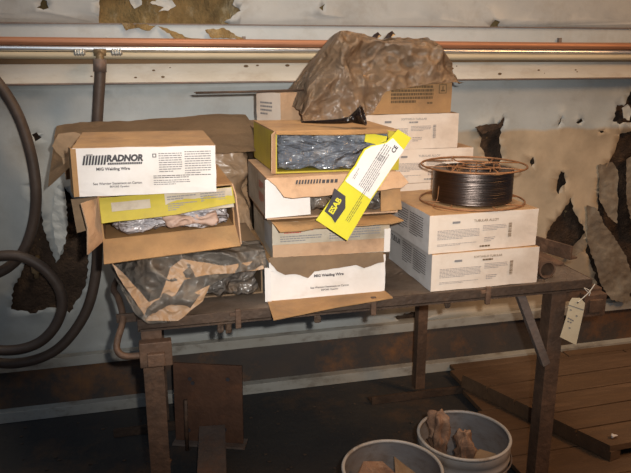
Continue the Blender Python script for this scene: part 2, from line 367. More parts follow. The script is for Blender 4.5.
# insulation behind the facing
def insf(u, v):
    p = Vector((-1.7+u*5.2, 2.585, -.0+v*2.35))
    p.y += noise.fractal(Vector((p.x*9, 0, p.z*6)), .8, 2.1, 5)*.02+noise.noise(Vector((p.x*45, 1, p.z*30)))*.006
    return p
hollow_px = dict(
    top=[(98, -14), (100, 10), (99, 24), (120, 25), (150, 25), (163, 27), (172, 34), (184, 38), (200, 35), (212, 37), (228, 36), (241, 38), (233, 28), (224, 22), (240, 11), (232, 5), (240, -14)],
    spot=[(37, 8), (41, 6), (43, 0), (47, 1), (49, 8), (44, 10)],
    hookr=[(474, 127), (480, 126), (497, 124), (504, 117), (500, 127), (498, 140), (501, 158), (497, 164), (486, 160), (479, 146), (480, 138)],
    black1=[(611, 121), (616, 105), (622, 106), (625, 100), (629, 92), (636, 84), (636, 121), (624, 122), (619, 124)],
    tri=[(544, 238), (549, 226), (560, 212), (570, 197), (572, 210), (578, 222), (582, 226), (584, 236), (574, 247), (560, 246)],
    slit=[(555, 190), (559, 170), (563, 172), (565, 182), (560, 188), (558, 194)],
    big=[(592, 228), (596, 208), (600, 176), (606, 166), (614, 150), (619, 134), (640, 128), (650, 300), (606, 300), (596, 288), (592, 268), (584, 252), (586, 240)],
    coil=[(33, 180), (40, 200), (44, 226), (56, 262), (64, 250), (66, 222), (60, 196), (64, 186), (74, 198), (86, 224), (90, 250), (86, 285), (70, 312), (50, 306), (34, 312), (12, 308), (13, 288), (24, 268), (30, 240), (36, 214)],
    low=[(392, 316), (420, 309), (424, 318), (414, 324), (408, 336), (402, 322)],
    nick1=[(32, 134), (37, 132), (42, 137), (36, 141)], nick2=[(318, 8), (324, 4), (322, 11)], nick3=[(488, 28), (493, 20), (498, 22), (497, 28)],
    nick4=[(574, 122), (581, 118), (582, 121), (577, 124)], nick5=[(596, 131), (606, 131), (600, 133)], nick6=[(556, 128), (561, 114), (560, 122)], nick7=[(529, 160), (532, 156), (533, 163), (530, 167)])
polys = {k: ragged([wp(*p) for p in v], .0042, .010, seed=len(k)*7+len(v)) for k, v in hollow_px.items()}
def inpoly(x, z, q):
    r = False
    for i in range(len(q)):
        a = q[i]; b = q[i-1]
        if (a.z > z) != (b.z > z) and x < (b.x-a.x)*(z-a.z)/(b.z-a.z)+a.x: r = not r
    return r
def facing(name, x0, x1, z0, z1, m, ripple, names, mfun=None, yoff=0.):
    names = [polys[k] for k in names]
    co = [Vector((x0, z0)), Vector((x1, z0)), Vector((x1, z1)), Vector((x0, z1))]; ed = [(0, 1), (1, 2), (2, 3), (3, 0)]
    for q in names:
        s = len(co); q2 = [(min(max(p.x, x0+.001), x1-.001), min(max(p.z, z0+.001), z1-.001)) for p in q]
        co += [Vector(p) for p in q2]; ed += [(s+i, s+(i+1) % len(q2)) for i in range(len(q2))]
    st = .035; x = x0+st
    while x < x1-.01:
        z = z0+st
        while z < z1-.01: co.append(Vector((x+random.uniform(-.01, .01), z+random.uniform(-.01, .01)))); z += st
        x += st
    V, _, Fc, *_r = delaunay_2d_cdt(co, ed, [], 0, 1e-5)
    bm = bmesh.new(); vs = []
    for p in V:
        y = YW+yoff+ripple*(noise.noise(Vector((p.x*4, p.y*2.2, z0)))+.5*noise.noise(Vector((p.x*13+p.y*6, p.y*5, z0))))
        dm = 9
        for q in names:
            for a in q:
                dd = (a.x-p.x)**2+(a.z-p.y)**2
                if dd < dm: dm = dd
        dm = sqrt(dm)
        if dm < .05 and x0+.02 < p.x < x1-.02 and z0+.02 < p.y < z1-.02: y -= (.05-dm)/.05*.010*(1+noise.noise(Vector((p.x*30, p.y*30, 3))))
        vs.append(bm.verts.new((p.x, y, p.y)))
    for f in Fc:
        g = sum((V[i] for i in f), Vector((0, 0)))/3
        if any(inpoly(g.x, g.y, q) for q in names): continue
        fc = bm.faces.new([vs[i] for i in f])
        if mfun: fc.material_index = mfun(g.x, g.y)
    bmesh.ops.delete(bm, geom=[v for v in bm.verts if not v.link_faces], context='VERTS')
    bm.normal_update()
    bmesh.ops.solidify(bm, geom=bm.faces[:], thickness=.0015)
    return bm
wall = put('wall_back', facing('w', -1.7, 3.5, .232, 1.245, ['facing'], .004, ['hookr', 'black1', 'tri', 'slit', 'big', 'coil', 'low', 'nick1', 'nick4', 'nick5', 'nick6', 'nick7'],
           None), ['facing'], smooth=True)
struct(wall)
put('upper_facing', facing('w', -1.7, 3.5, 1.437, 2.2, ['facing_top'], .007, ['top', 'spot', 'nick2', 'nick3'], yoff=-.006), 'facing_top', wall, smooth=True)
put('strip_facing', bx(-1.7, 2.50, 1.38, 3.5, 2.56, 1.437, .001), 'bluestrip', wall)
put('insulation', gridsurf(insf, 420, 190), ['fibre'], wall, smooth=True)
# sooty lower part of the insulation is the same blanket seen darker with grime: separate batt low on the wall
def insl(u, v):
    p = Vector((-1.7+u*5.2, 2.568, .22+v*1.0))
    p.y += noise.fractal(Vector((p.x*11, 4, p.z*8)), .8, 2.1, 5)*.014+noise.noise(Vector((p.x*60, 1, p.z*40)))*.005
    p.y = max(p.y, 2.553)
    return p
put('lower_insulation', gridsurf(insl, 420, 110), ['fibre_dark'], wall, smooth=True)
# curled torn pieces of facing
def torn(pxs, y, bend, m='flap', seed=1., nm='torn_flap'):
    P = [at(a, b, y=y) for a, b in pxs]; zc = sum(p.z for p in P)/len(P)
    zt = max(p.z for p in P); zb = min(p.z for p in P)
    for p in P: p.y -= bend*((zt-p.z)/(zt-zb))**1.5
    put(nm, slab(ragged(P, .003, .009, seed=int(seed)), .0018, .008, .009, seed), m, wall, smooth=False)
torn([(598, 165), (612, 162), (618, 170), (616, 196), (613, 222), (604, 214), (598, 200)], 2.535, .03, 'flap', 2.)
torn([(587, 205), (596, 208), (602, 222), (614, 238), (624, 256), (628, 282), (620, 300), (604, 296), (596, 282), (592, 262), (586, 240)], 2.53, .05, 'flap', 3.)
torn([(570, 248), (578, 240), (586, 232), (590, 240), (580, 250), (568, 256)], 2.53, .03, 'flap', 5.)
torn([(626, 160), (640, 150), (644, 240), (630, 230), (626, 200)], 2.53, .02, 'flap', 6.)
torn([(96, 24), (104, 24), (116, 25), (113, 33), (108, 39), (103, 32)], 2.515, .012, 'bluestrip', 7.)
torn([(150, 3), (160, -2), (172, 0), (176, 6), (168, 11), (158, 12), (164, 7), (158, 6)], 2.53, .01, 'facing_top', 8.)
torn([(128, -2), (140, -4), (142, 5), (134, 9)], 2.53, .01, 'facing_top', 9.)
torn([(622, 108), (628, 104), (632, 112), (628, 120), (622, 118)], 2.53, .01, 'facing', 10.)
torn([(474, 127), (486, 124), (497, 124), (504, 117), (500, 128), (488, 131), (480, 134)], 2.525, .02, 'fibre_dark', 11.)
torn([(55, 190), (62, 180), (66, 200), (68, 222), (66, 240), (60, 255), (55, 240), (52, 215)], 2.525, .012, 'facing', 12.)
torn([(158, 26), (176, 32), (188, 38), (200, 39), (190, 43), (176, 39)], 2.492, .012, 'fibre', 13.)
torn([(205, 30), (224, 28), (238, 37), (244, 40), (226, 38), (212, 38)], 2.492, .015, 'fibre', 14.)
torn([(120, 22), (140, 24), (156, 25), (150, 30), (136, 27), (126, 30)], 2.492, .01, 'fibre', 15.)
# girt with its brown upper edge
g = put('trim_1', bx(-1.7, 2.49, 1.243, 3.5, 2.535, 1.306, .0015), 'girt'); struct(g)
put('brown_edge', bx(-1.7, 2.498, 1.306, 3.5, 2.54, 1.381), 'girtbrown', g)
put('lower_lip', bx(-1.7, 2.478, 1.238, 3.5, 2.54, 1.2435, .001), 'grey_steel', g)
bm = bmesh.new()
for k in range(26):
    cx = random.uniform(-.4, 1.9); cz = random.uniform(1.255, 1.30); r = random.uniform(.002, .007)
    bmesh.ops.create_circle(bm, cap_ends=True, segments=7, radius=r, matrix=Matrix.Translation((cx, 2.4893, cz)) @ Matrix.Rotation(pi/2, 4, 'X') @ Matrix.Diagonal((1.3, .7, 1, 1)))
put('rust_chips', bm, 'kraftink', g)
# upper lip line under the upper facing
struct(put('trim_2', bx(-1.7, 2.495, 1.4345, 3.5, 2.53, 1.439), 'grey_steel'))
# base channel
b3 = struct(put('trim_3', bx(-1.7, 2.505, .198, 3.5, 2.56, .236, .0015), 'base'))
put('web', bx(-1.7, 2.525, .040, 3.5, 2.56, .199), 'baseweb', b3)
put('lower_flange', bx(-1.7, 2.49, .0, 3.5, 2.56, .042, .0015), 'base', b3)
# ================================================================== PIPES AND HOSES
def pipe(name, label, pts, r, m, clamps=()):
    t = thing(name, label, 'pipe', pts[0])
    P = [Vector(p)-Vector(pts[0]) for p in pts]
    bm = bmesh.new(); tube(bm, P, r, 14); put('tube', bm, m, t, smooth=True)
    return t
sag = lambda x, a, b: a+(b-a)*(x+.45)/2.25
xs = (-1.4, -.45, .5, 1.3, 1.8, 3.3)
cp = pipe('copper_pipe', 'long orange copper pipe, topmost pipe along the wall above the boxes', [(x, 2.476, sag(x, 1.380, 1.366)) for x in xs], .0135, 'copper')
cd = pipe('steel_conduit', 'bright shiny steel conduit running between the copper pipe and the beige pipe', [(x, 2.472, sag(x, 1.357, 1.342)) for x in xs], .0095, 'conduit')
bp_ = pipe('beige_pipe', 'dull beige pipe, lowest of the wall pipes, with a hose tee', [(x, 2.468, sag(x, 1.335, 1.322)) for x in xs], .0115, 'beigepipe')
o0 = Vector((-1.4, 2.468, sag(-1.4, 1.335, 1.322)))
for px in (80, 117):
    c = at(px, 53, y=2.468)-o0
    bm = bmesh.new()
    for k in range(4):
        tube(bm, [c+Vector((-.016+k*.008, 0, 0)), c+Vector((-.011+k*.008, 0, 0))], .0148, 14)
    tube(bm, [c+Vector((-.018, 0, 0)), c+Vector((.018, 0, 0))], .0132, 14)
    put('coupling', bm, 'fitting', bp_, smooth=True)
c = at(100, 53, y=2.468)-o0
bm = bmesh.new(); tube(bm, [c+Vector((-.02, 0, 0)), c+Vector((.02, 0, 0))], .015, 14); tube(bm, [c, c+Vector((0, -.02, -.012)), c+Vector((0, -.028, -.03))], .0135, 12)
put('tee', bm, 'brass', bp_, smooth=True)
# pipe clamps that carry the three pipes on the strip
for x in (-.9, .36, 1.62, 2.6):
    bm = bx(x-.006, 2.485, 1.34, x+.006, 2.50, 1.398, .001)
    bm.transform(Matrix.Translation(-o0)); put('pipe_strap', bm, 'grey_steel', bp_)
def hose(name, label, ctrl, r=.0185, m='hose', n=12):
    P = spline([Vector(c) for c in ctrl], n); o = P[0].copy()
    t = thing(name, label, 'hose', o); bm = bmesh.new(); tube(bm, [p-o for p in P], r, 14); put('hose_tube', bm, m, t, smooth=True)
    return t, o
hp = lambda px, py, y=2.45: at(px, py, y=y)
t, o = hose('rubber_hose', 'brown rubber hose hanging from the tee of the beige pipe and coiling at lower left',
    [hp(100, 64, 2.437), hp(100, 78, 2.435), hp(98, 110, 2.44), hp(96, 150), hp(98, 190), hp(98, 235, 2.46), hp(95, 280, 2.46), hp(84, 316, 2.46), hp(60, 347, 2.46), hp(30, 361, 2.46), hp(-5, 362, 2.46),
     hp(-45, 345, 2.45), hp(-66, 312, 2.43), hp(-60, 280, 2.42), hp(-32, 262, 2.415), hp(0, 256, 2.41), hp(22, 257, 2.41), hp(44, 269, 2.41), hp(59, 288, 2.41), hp(62, 308, 2.41), hp(54, 328, 2.41), hp(38, 343, 2.41), hp(14, 350, 2.41), hp(-14, 347, 2.41), hp(-50, 325, 2.40), hp(-72, 290, 2.40)])
bm = bmesh.new(); P = [hp(100, 59, 2.437)-o, hp(100, 72, 2.435)-o]; tube(bm, P, .0215, 14); put('hose_end_collar', bm, 'grey_steel', t, smooth=True)
hose('rubber_hose', 'brown rubber hose sweeping down from the left edge, left of the hanging hose',
    [hp(-30, 58, 2.45), hp(-12, 72, 2.45), hp(6, 94, 2.45), hp(20, 120, 2.45), hp(31, 155, 2.45), hp(36, 190, 2.45), hp(34, 220, 2.46), hp(25, 248, 2.46), hp(10, 266, 2.46), hp(-12, 276, 2.46), hp(-40, 278, 2.46), hp(-70, 262, 2.46)], .0185)
c = at(36, 270, y=2.50)
t = thing('pipe_fitting', 'small brass fitting sticking out of the torn wall inside the hose coil', 'fitting', c)
bm = bmesh.new(); tube(bm, [Vector((0, .06, .03)), Vector((0, .02, .025)), Vector((0, 0, .01)), Vector((0, 0, -.03))], .010, 10); put('elbow', bm, 'brass', t, smooth=True)
bm = bmesh.new(); tube(bm, [Vector((0, 0, .012)), Vector((0, 0, -.008))], .018, 6); put('hex_nut', bm, 'brass', t)
# ================================================================== TABLE
TX0, TX1, TY0, TY1, TZ = -.045, 1.215, 1.6, 2.36, .72
tb = thing('work_table', 'rusty welded steel work table with angle legs carrying all the welding wire boxes', 'table', (0, 0, 0))
bm = gridsurf(lambda u, v: Vector((TX0+u*(TX1-TX0), TY0+v*(TY1-TY0), TZ-.0005-(.0008*(1+noise.noise(Vector((u*9, v*5, 0))))))), 30, 18)
r_ = bmesh.ops.solidify(bm, geom=bm.faces[:], thickness=.006)
put('table_top', bm, 'top_steel', tb)
bm = bx(TX0, TY0-.003, TZ-.026, TX1, TY0+.003, TZ-.001, .001); box(bm, TX0, TY0, TZ-.034, TX1, TY0+.03, TZ-.029)
put('front_rail', bm, 'steel', tb)
bm = bx(TX0, TY1-.004, TZ-.034, TX1, TY1+.002, TZ-.002, .001); put('back_rail', bm, 'steel', tb)
put('side_rail', bx(TX0-.003, TY0, TZ-.034, TX0+.003, TY1, TZ-.001, .001), 'steel', tb)
put('side_rail', bx(TX1-.003, TY0, TZ-.034, TX1+.003, TY1, TZ-.001, .001), 'steel', tb)
def angle_leg(x, y, z0, z1, w=.046, fx=1, fy=1, m='leg_steel'):
    bm = bmesh.new()
    box(bm, x-w/2, y-.0, z0, x+w/2, y+.006, z1, .001)
    xx = x-w/2 if fx > 0 else x+w/2-.006
    box(bm, xx, y+.004, z0, xx+.006, y+w*fy, z1, .001)
    return put('leg', bm, m, tb)
angle_leg(-.017, 1.606, 0, TZ-.008, .05, fx=-1)
angle_leg(1.118, 1.606, .031, TZ-.008, .047, fx=1)
angle_leg(1.02, 2.33, .02, TZ-.008, .04)
angle_leg(.0, 2.33, .02, TZ-.008, .04)
for cx in (1.0, .02):
    bm = bx(cx-.2, 2.29, 0, cx+.2, 2.345, .006, .001); box(bm, cx-.2, 2.288, 0, cx+.2, 2.294, .032, .001)
    put('foot_bar', bm, 'steel', tb)
def bar(p, q, w, d, m, name, parent, mk=None):
    p = Vector(p); q = Vector(q); v = q-p; L_ = v.length; R_ = v.to_track_quat('Z', 'Y').to_matrix().to_4x4()
    bm = bx(-w/2, -d/2, 0, w/2, d/2, L_, .0012, mtx=Matrix.Translation(p) @ R_)
    return put(name, bm, m, parent)
bar((.995, 1.615, .69), (1.10, 1.615, .46), .02, .024, 'grey_steel', 'brace', tb)
# clamp block, bent rod and odd tabs on the left leg
bm = bx(-.048, 1.575, .60, .03, 1.602, .665, .003); box(bm, -.03, 1.562, .606, .012, 1.578, .640, .003); put('clamp_block', bm, 'leg_steel', tb)
bm = bmesh.new()
ctrl = [(-.10, 1.98, .715), (-.112, 1.86, .715), (-.094, 1.73, .73), (-.084, 1.66, .70), (-.098, 1.615, .665), (-.10, 1.60, .645), (-.085, 1.59, .632), (-.045, 1.59, .628), (-.02, 1.59, .628)]
tube(bm, spline(ctrl, 8), .0085, 10); put('bent_rod', bm, 'leg_steel', tb, smooth=True)
put('strap_bar', bx(-.10, 1.66, .69, -.04, 1.668, .713, .001), 'steel', tb)
bm = bx(1.145, 1.66, .63, 1.30, 1.70, .665, .003); box(bm, 1.225, 1.635, .585, 1.30, 1.70, .655, .003); box(bm, 1.24, 1.628, .60, 1.285, 1.637, .64, .002)
put('end_bracket', bm, 'leg_steel', tb)
for px in (487, 373, 237):
    p = at(px, 300, y=1.594)
    bm = bx(p.x-.006, 1.588, TZ-.045, p.x+.008, 1.598, TZ+.006, .002); box(bm, p.x-.02, 1.59, TZ-.012, p.x-.002, 1.597, TZ-.004, .001); put('welded_tab', bm, 'leg_steel', tb)
for x, z in ((.155, .67), (.175, .665), (.41, .672), (.78, .68)):
    put('weld_drip', lump(x-.01, 1.62, z-.02, x+.012, 1.64, z+.022, .005, 40, 5, x), 'steel', tb)
# steel pieces on the right end of the table top
t = thing('steel_bar', 'short flat steel bar standing on edge at the right end of the table', 'bar', (1.19, 1.98, TZ)); t.rotation_euler = (0, 0, -radians(72))
bm = bx(0, 0, .0, .22, .008, .045, .001); box(bm, 0, .006, 0, .22, .035, .006, .001); put('angle_profile', bm, 'leg_steel', t)
t = thing('pipe_stub', 'short cut steel pipe with rusty open end beside the lowest right-hand white box', 'pipe', (1.088, 1.63, TZ+.027))
bm = bmesh.new(); prof = [(.026, 0), (.026, .17), (.021, .17), (.021, 0), (.026, 0)]; lathe(bm, prof, 24)
bm.transform(Matrix.Rotation(-pi/2, 4, 'X')); put('pipe_wall', bm, 'leg_steel', t, smooth=False)
t = thing('steel_plate', 'thin brown steel plate lying flat on the right rear of the table', 'plate', (1.10, 1.78, TZ))
bm = bx(.0, -.05, 0, .11, .25, .008, .001); put('plate_body', bm, 'leg_steel', t)
# tag
tg = thing('paper_tag', 'buff paper tag hanging by string from the right end of the table', 'tag', at(580, 297, y=1.585))
o = tg.location.copy()
tc_ = [at(a, b, y=1.585)-o for a, b in ((569, 303), (572, 298), (580, 298), (585, 303), (584, 310), (576, 345), (560, 337), (566, 318))]
put('tag_card', slab(tc_, .0012, .0006, .01, 4), 'tag', tg)
bm = bmesh.new(); tube(bm, spline([at(a, b, y=1.58)-o for a, b in ((578, 302), (584, 297), (590, 291), (595, 284))], 6), .0014, 6)
tube(bm, spline([at(a, b, y=1.58)-o for a, b in ((588, 292), (584, 288), (590, 291), (589, 296))], 5), .0012, 6)
put('string', bm, 'string', tg)
bm = bmesh.new()
def tq(pts, y=1.5835):
    bm.faces.new([bm.verts.new(at(a, b, y=y)-o) for a, b in pts])
tq([(568.5, 304.6), (584, 309.6), (583.8, 310.4), (568.3, 305.4)])
for a, b in ((570, 309), (576, 315), (568, 317.5), (570, 318.5), (572, 319.5), (567.5, 320.5), (570, 321.5), (569, 327)):
    tq([(a, b), (a+1.8, b+.6), (a+1.5, b+1.9), (a-.3, b+1.3)])
put('tag_writing', bm, 'greyink', tg)
bm = bmesh.new(); bmesh.ops.create_circle(bm, cap_ends=True, segments=12, radius=.003, matrix=Matrix.Translation(at(578, 302.5, y=1.5832)-o) @ Matrix.Rotation(pi/2, 4, 'X')); put('eyelet', bm, 'ink', tg)
# ================================================================== LEFT STACK
# bottom: opened carton on the table with a bag bulging out
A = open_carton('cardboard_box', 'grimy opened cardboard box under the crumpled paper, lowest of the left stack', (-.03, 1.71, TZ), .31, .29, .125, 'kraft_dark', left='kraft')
flap(A, [(0, -.002, .123), (.31, -.002, .123), (.31, -.022, .120), (0, -.018, .118)], 'kraft', 'top_flap', cr=.001)
o = put('plastic_bag', lump(-.01, 1.66, TZ+.001, .270, 1.985, TZ+.112, .018, 18, 30, 3., pw=7), 'greybag', smooth=True)
tag(o, 'grey plastic bag bulging out of the lowest box of the left stack', 'bag')
ZE = [(-.12, .85), (-.10, .80), (-.05, .735), (-.02, .724), (.03, .726), (.07, .745), (.10, .775), (.14, .80), (.20, .818), (.275, .825)]
def paperf(u, v):
    x = -.118+u*.395; ze = ip(x, ZE); zt = .866-.004*u
    z = zt+(ze-zt)*max(0, v-.25)/.75; y = 1.73-.095*min(1, v*4)-.085*max(0, v-.25)/.75*(min(1, (zt-ze)/.12))
    if x < -.03: y += .35*(-.03-x)/.09*(1-v*.85)
    y += .10*max(0, -.02-x)/.1
    p = Vector((x, y, z)); k = crease(p, 13, 2.)-.35; k2 = crease(p, 30, 6.)-.3
    return p+Vector((0, -.8, .35))*(k*.030+k2*.008)*min(1, v*3)
o = put('plastic_sheet', gridsurf(paperf, 70, 44, .0012), 'dustfilm', smooth=True)
tag(o, 'dusty grey brown plastic sheet draped over the left front corner of the table', 'plastic sheet')
pk = [(111, 262), (122, 272), (136, 287), (149, 302), (160, 298), (165, 284), (170, 268), (182, 259), (200, 262), (225, 266), (262, 260), (264, 269), (236, 273), (206, 275), (184, 280), (174, 297), (192, 294), (210, 285), (203, 301), (178, 321), (148, 321), (132, 297), (118, 276)]
pk = [at(a, b, y=1.618-.055*max(0, b-262)/58) for a, b in pk]
tag(put('brown_paper', slab(ragged(pk, .001, .012, seed=3), .0015, .007, .009, 4.), 'paper'), 'torn strip of brown paper on the plastic sheet at the left front table corner', 'paper')
# B : open yellow/kraft carton
B = open_carton('cardboard_box', 'opened cardboard box with torn yellow label flap, directly beneath the white-fronted box at left', (-.115, 1.66, .905), .322, .31, .112, 'kraft', rz=radians(1), ry=-radians(2.6), left='kraft')
flap(B, [(0, 0, .004), (.322, 0, .004), (.326, -.04, -.040), (-.003, -.04, -.046)], 'kraft', 'lower_flap', cr=.002, label='kraft flap folded forward and down')
flap(B, [(-.001, 0, .108), (-.001, 0, .0), (-.035, -.06, -.012), (-.028, -.055, .05), (-.034, -.06, .11)], 'kraft_light', 'side_flap', cr=.003)
flap(B, [(-.004, .03, .105), (-.004, .03, .03), (-.06, .03, .02), (-.062, .03, .105)], 'kraft_dark', 'side_flap', cr=.003)
flap(B, [(.322, 0, .112), (.322, 0, .0), (.327, -.045, -.034), (.324, -.04, .09)], 'kraft_light', 'side_flap', cr=.002)
fb = flap(B, ragged([(.004, -.006, .108), (.322, -.006, .104), (.322, -.03, .068), (.26, -.033, .063), (.18, -.036, .056), (.004, -.034, .052)], .001, .03, seed=4), 'yellow', 'label_flap', th=.003, cr=.0008, label='torn yellow flap with white print panel')
T = Matrix.Translation((0, -.0082, .108)) @ Matrix.Rotation(-radians(28), 4, 'X')
bm = bmesh.new(); quad(bm, .03, -.036, .12, -.014, T); quad(bm, .155, -.055, .318, -.004, T); put('white_panel', bm, 'grimy', fb)
T = Matrix.Translation((0, -.0092, .108)) @ Matrix.Rotation(-radians(28), 4, 'X')
prt(fb, 'print', 'greyink', lines, .16, -.012, .07, .012, 2, T, .5, 2); prt(fb, 'print', 'greyink', lines, .16, -.03, .07, .02, 4, T, .5, 5); prt(fb, 'print', 'greyink', lines, .24, -.012, .06, .03, 5, T, .5, 6); prt(fb, 'certification_mark', 'greyink', text, 'CE', .016, .295, -.042, T)
# bag in B
bm = lump(-.106, 1.640, .918, .200, 1.95, .985, .018, 24, 34, 7., pw=6)
o = put('plastic_bag', bm, 'film_white', smooth=True); tag(o, 'crinkled milky plastic bag inside the yellow-flapped box at left', 'bag')
o = put('packing_paper', lump(.02, 1.632, .93, .165, 1.80, .974, .014, 26, 24, 9., pw=5), 'pinkpad', smooth=True); tag(o, 'pinkish crumpled packing paper inside the milky plastic bag', 'paper')
# RADNOR box
R = closed_carton('welding_wire_box', 'white-fronted cardboard box with slanted RADNOR logo, top of the left stack', (-.166, 1.632, 1.022), .325, .325, .113, ['white', 'kraft', 'kraft_top'], ry=radians(.6))
put('corner_edge', bx(-.003, -.002, .001, .009, .0, .112, .0004), 'kraft', R)
flap(R, [(-.0015, 0, .113), (-.0015, 0, .0), (-.012, .05, .004), (-.01, .05, .11)], 'kraft', 'side_flap', cr=.001)
T = face(-.0012)
bm = bmesh.new()
text(bm, 'RADNOR', .083, .1155, .0885, T, shear=.2, off=.06, hgt=.017)
for k in range(8):
    x = .0205+k*.0066; quad(bm, x, .074, x+.0046, .096, T, .0045)
quad(bm, .030, .0965, .045, .0985, T)
for k in range(19): quad(bm, .076+k*.0041, .0735, .0794+k*.0041, .0785, T, .001)
put('logo', bm, 'ink', R)
prt(R, 'product_print', 'ink', text, 'MIG Welding Wire', .075, .088, .063, T, off=.035)
prt(R, 'warning_print', 'ink', text, 'See Warning Statement on Carton', .110, .096, .0290, T, off=.02)
prt(R, 'warning_print', 'ink', text, 'BEFORE Opening', .044, .100, .0215, T, off=.02)
prt(R, 'fine_print', 'greyink', lines, .192, .098, .054, .048, 9, T, .42, 3)
prt(R, 'fine_print', 'greyink', lines, .252, .101, .062, .056, 10, T, .42, 4)
prt(R, 'fine_print', 'ink', lines, .178, .045, .137, .009, 2, T, .4, 5)
prt(R, 'fine_print', 'greyink', lines, .178, .034, .085, .014, 3, T, .42, 7)
prt(R, 'print_symbol', 'ink', quad, .178, .088, .187, .097, T)
bm = bmesh.new(); quad(bm, .180, .090, .185, .095, face(-.0016)); put('symbol_ground', bm, 'white', R)
# ================================================================== MIDDLE STACK
M4 = closed_carton('welding_wire_box', 'white-fronted welding wire box with torn kraft top edge, lowest of the middle stack', (.285, 1.635, TZ), .315, .33, .108, ['white', 'greyface', 'kraft'], tape=False)
T = face(-.0030)
pan = [(.004, -.0015, .001), (.306, -.0015, .002), (.305, -.0015, .098), (.285, -.0015, .088), (.266, -.0015, .096), (.23, -.0015, .085), (.004, -.0015, .085)]
put('front_panel', slab(pan, .002, .0008, .02, 3), 'white', M4)
LM = Vector((.285, 1.635, TZ))
tp = [at(a, b, y=1.629)-LM for a, b in ((268, 258), (383, 252), (384, 262), (378, 263), (371, 266), (364, 268), (356, 265), (350, 266), (330, 269), (314.5, 271.5), (308, 278), (300, 275), (295, 274), (285, 275), (277, 271), (271, 264))]
put('torn_flap', slab(ragged(tp, .0008, .01, seed=8), .002, .0012, .014, 2), 'kraft_dark', M4, label='kraft flap with torn lower edge')
flap(M4, [(-.012, -.003, .10), (-.012, -.003, .004), (.004, -.006, .002), (.004, -.006, .092)], 'white', 'side_flap', th=.002, cr=.001)
flap(M4, [(-.006, -.002, .003), (.315, -.002, .003), (.318, -.055, .003), (.15, -.085, .003), (-.012, -.12, .000)], 'kraft', 'lower_flap', cr=.0015, label='kraft flap lying forward over the table edge')
T = face(-.0042)
prt(M4, 'product_print', 'ink', text, 'MIG Welding Wire', .080, .158, .0630, T, off=.04)
prt(M4, 'warning_print', 'ink', text, 'See Warning Statement on Carton', .104, .160, .031, T, off=.02)
prt(M4, 'warning_print', 'ink', text, 'BEFORE Opening', .046, .160, .023, T, off=.02)
bm = bmesh.new(); Ts = side(.33); text(bm, 'RADNOR', .10, .16, .06, Ts, shear=.2, off=.02); put('side_print', bm, 'ink', M4)
M3 = closed_carton('welding_wire_box', 'grimy printed box with red lettering strip, second from the bottom of the middle stack', (.298, 1.65, .829), .315, .32, .100, ['grimy', 'grimy', 'kraft'], tape=False, rz=-radians(.5))
put('front_tape', bx(.0, -.0025, .004, .305, -.0005, .040, .0005), 'kraft_light', M3, label='tan tape strip')
put('corner_panel', bx(.300, -.004, .002, .317, -.0005, .066, .0005), 'white', M3)
T = face(-.0014)
bm = bmesh.new(); lines(bm, .03, .077, .08, .010, 2, T, .6, 31); put('red_print', bm, 'redink', M3)
bm = bmesh.new(); lines(bm, .02, .062, .11, .018, 3, T, .5, 3); lines(bm, .15, .078, .14, .034, 5, T, .5, 4); put('print', bm, 'greyink', M3)
flap(M3, ragged([(.0, -.002, .100), (.318, -.002, .103), (.335, -.05, .098), (.30, -.054, .092), (.16, -.055, .094), (.01, -.05, .088), (.004, -.02, .095)], .002, .03, seed=3), 'kraft', 'top_flap', cr=.003, label='kraft flap folded out over the front')
Ts = side(.32); bm = bmesh.new(); quad(bm, .20, .02, .31, .085, Ts); put('side_label', bm, 'greyface', M3)
M2 = open_carton('welding_wire_box', 'opened kraft box with torn upper flap and white side panel, beneath the yellow box', (.287, 1.66, .934), .352, .31, .108, 'kraft_light', left='grimy')
flap(M2, [(-.004, -.003, .104), (.11, -.003, .102), (.112, -.006, .010), (-.006, -.006, .006)], 'white', 'white_panel', th=.002, cr=.001, label='white printed panel')
ft = flap(M2, ragged([(.0, -.005, .107), (.352, -.005, .110), (.366, -.036, .086), (.345, -.040, .074), (.25, -.038, .068), (.17, -.036, .066), (.12, -.040, .062), (.06, -.038, .060), (.038, -.034, .064), (.02, -.018, .09)], .002, .022, seed=6), 'kraft_light', 'torn_flap', cr=.002, label='pale torn flap with part of a printed logo')
T = Matrix.Translation((0, -.0085, .108)) @ Matrix.Rotation(-radians(40), 4, 'X')
bm = bmesh.new()
for k in range(9): quad(bm, .07+k*.0075, -.020, .0745+k*.0075, -.008, T, .004)
for k in range(4): quad(bm, .138+k*.011, -.020, .146+k*.011, -.010, T, .003)
put('logo', bm, 'ink', ft)
flap(M2, [(.30, -.008, .075), (.352, -.008, .078), (.356, -.02, .012), (.30, -.012, .008)], 'kraft', 'side_flap', cr=.003)
Ts = side(.31); bm = bmesh.new(); quad(bm, .18, .02, .30, .10, Ts); put('side_label', bm, 'grimy', M2)
Ts = side(.31, -.0012); bm = bmesh.new(); lines(bm, .20, .085, .07, .02, 3, Ts, .6, 8); lines(bm, .195, .055, .08, .025, 4, Ts, .5); put('side_print', bm, 'redink', M2)
o = put('plastic_bag', lump(.296, 1.668, .94, .63, 1.94, 1.036, .014, 20, 30, 12., pw=8), 'greybag', smooth=True); tag(o, 'dark crinkled plastic bag inside the torn pale kraft box of the middle stack', 'bag')
M1 = open_carton('welding_wire_box', 'opened yellow box with dented dusty top, top of the middle stack', (.318, 1.70, 1.045), .335, .30, .107, 'yellow', 'kraft', left='yellow', top='kraft_top', ry=radians(.8), rz=radians(1.5))
flap(M1, [(.0, -.001, .108), (.30, -.001, .106), (.30, -.016, .101), (.15, -.020, .098), (.0, -.012, .102)], 'kraft', 'top_flap', cr=.002)
flap(M1, [(-.001, -.001, .108), (-.001, -.001, .0), (-.014, -.016, .004), (-.012, -.014, .102)], 'kraft_light', 'side_flap', cr=.001)
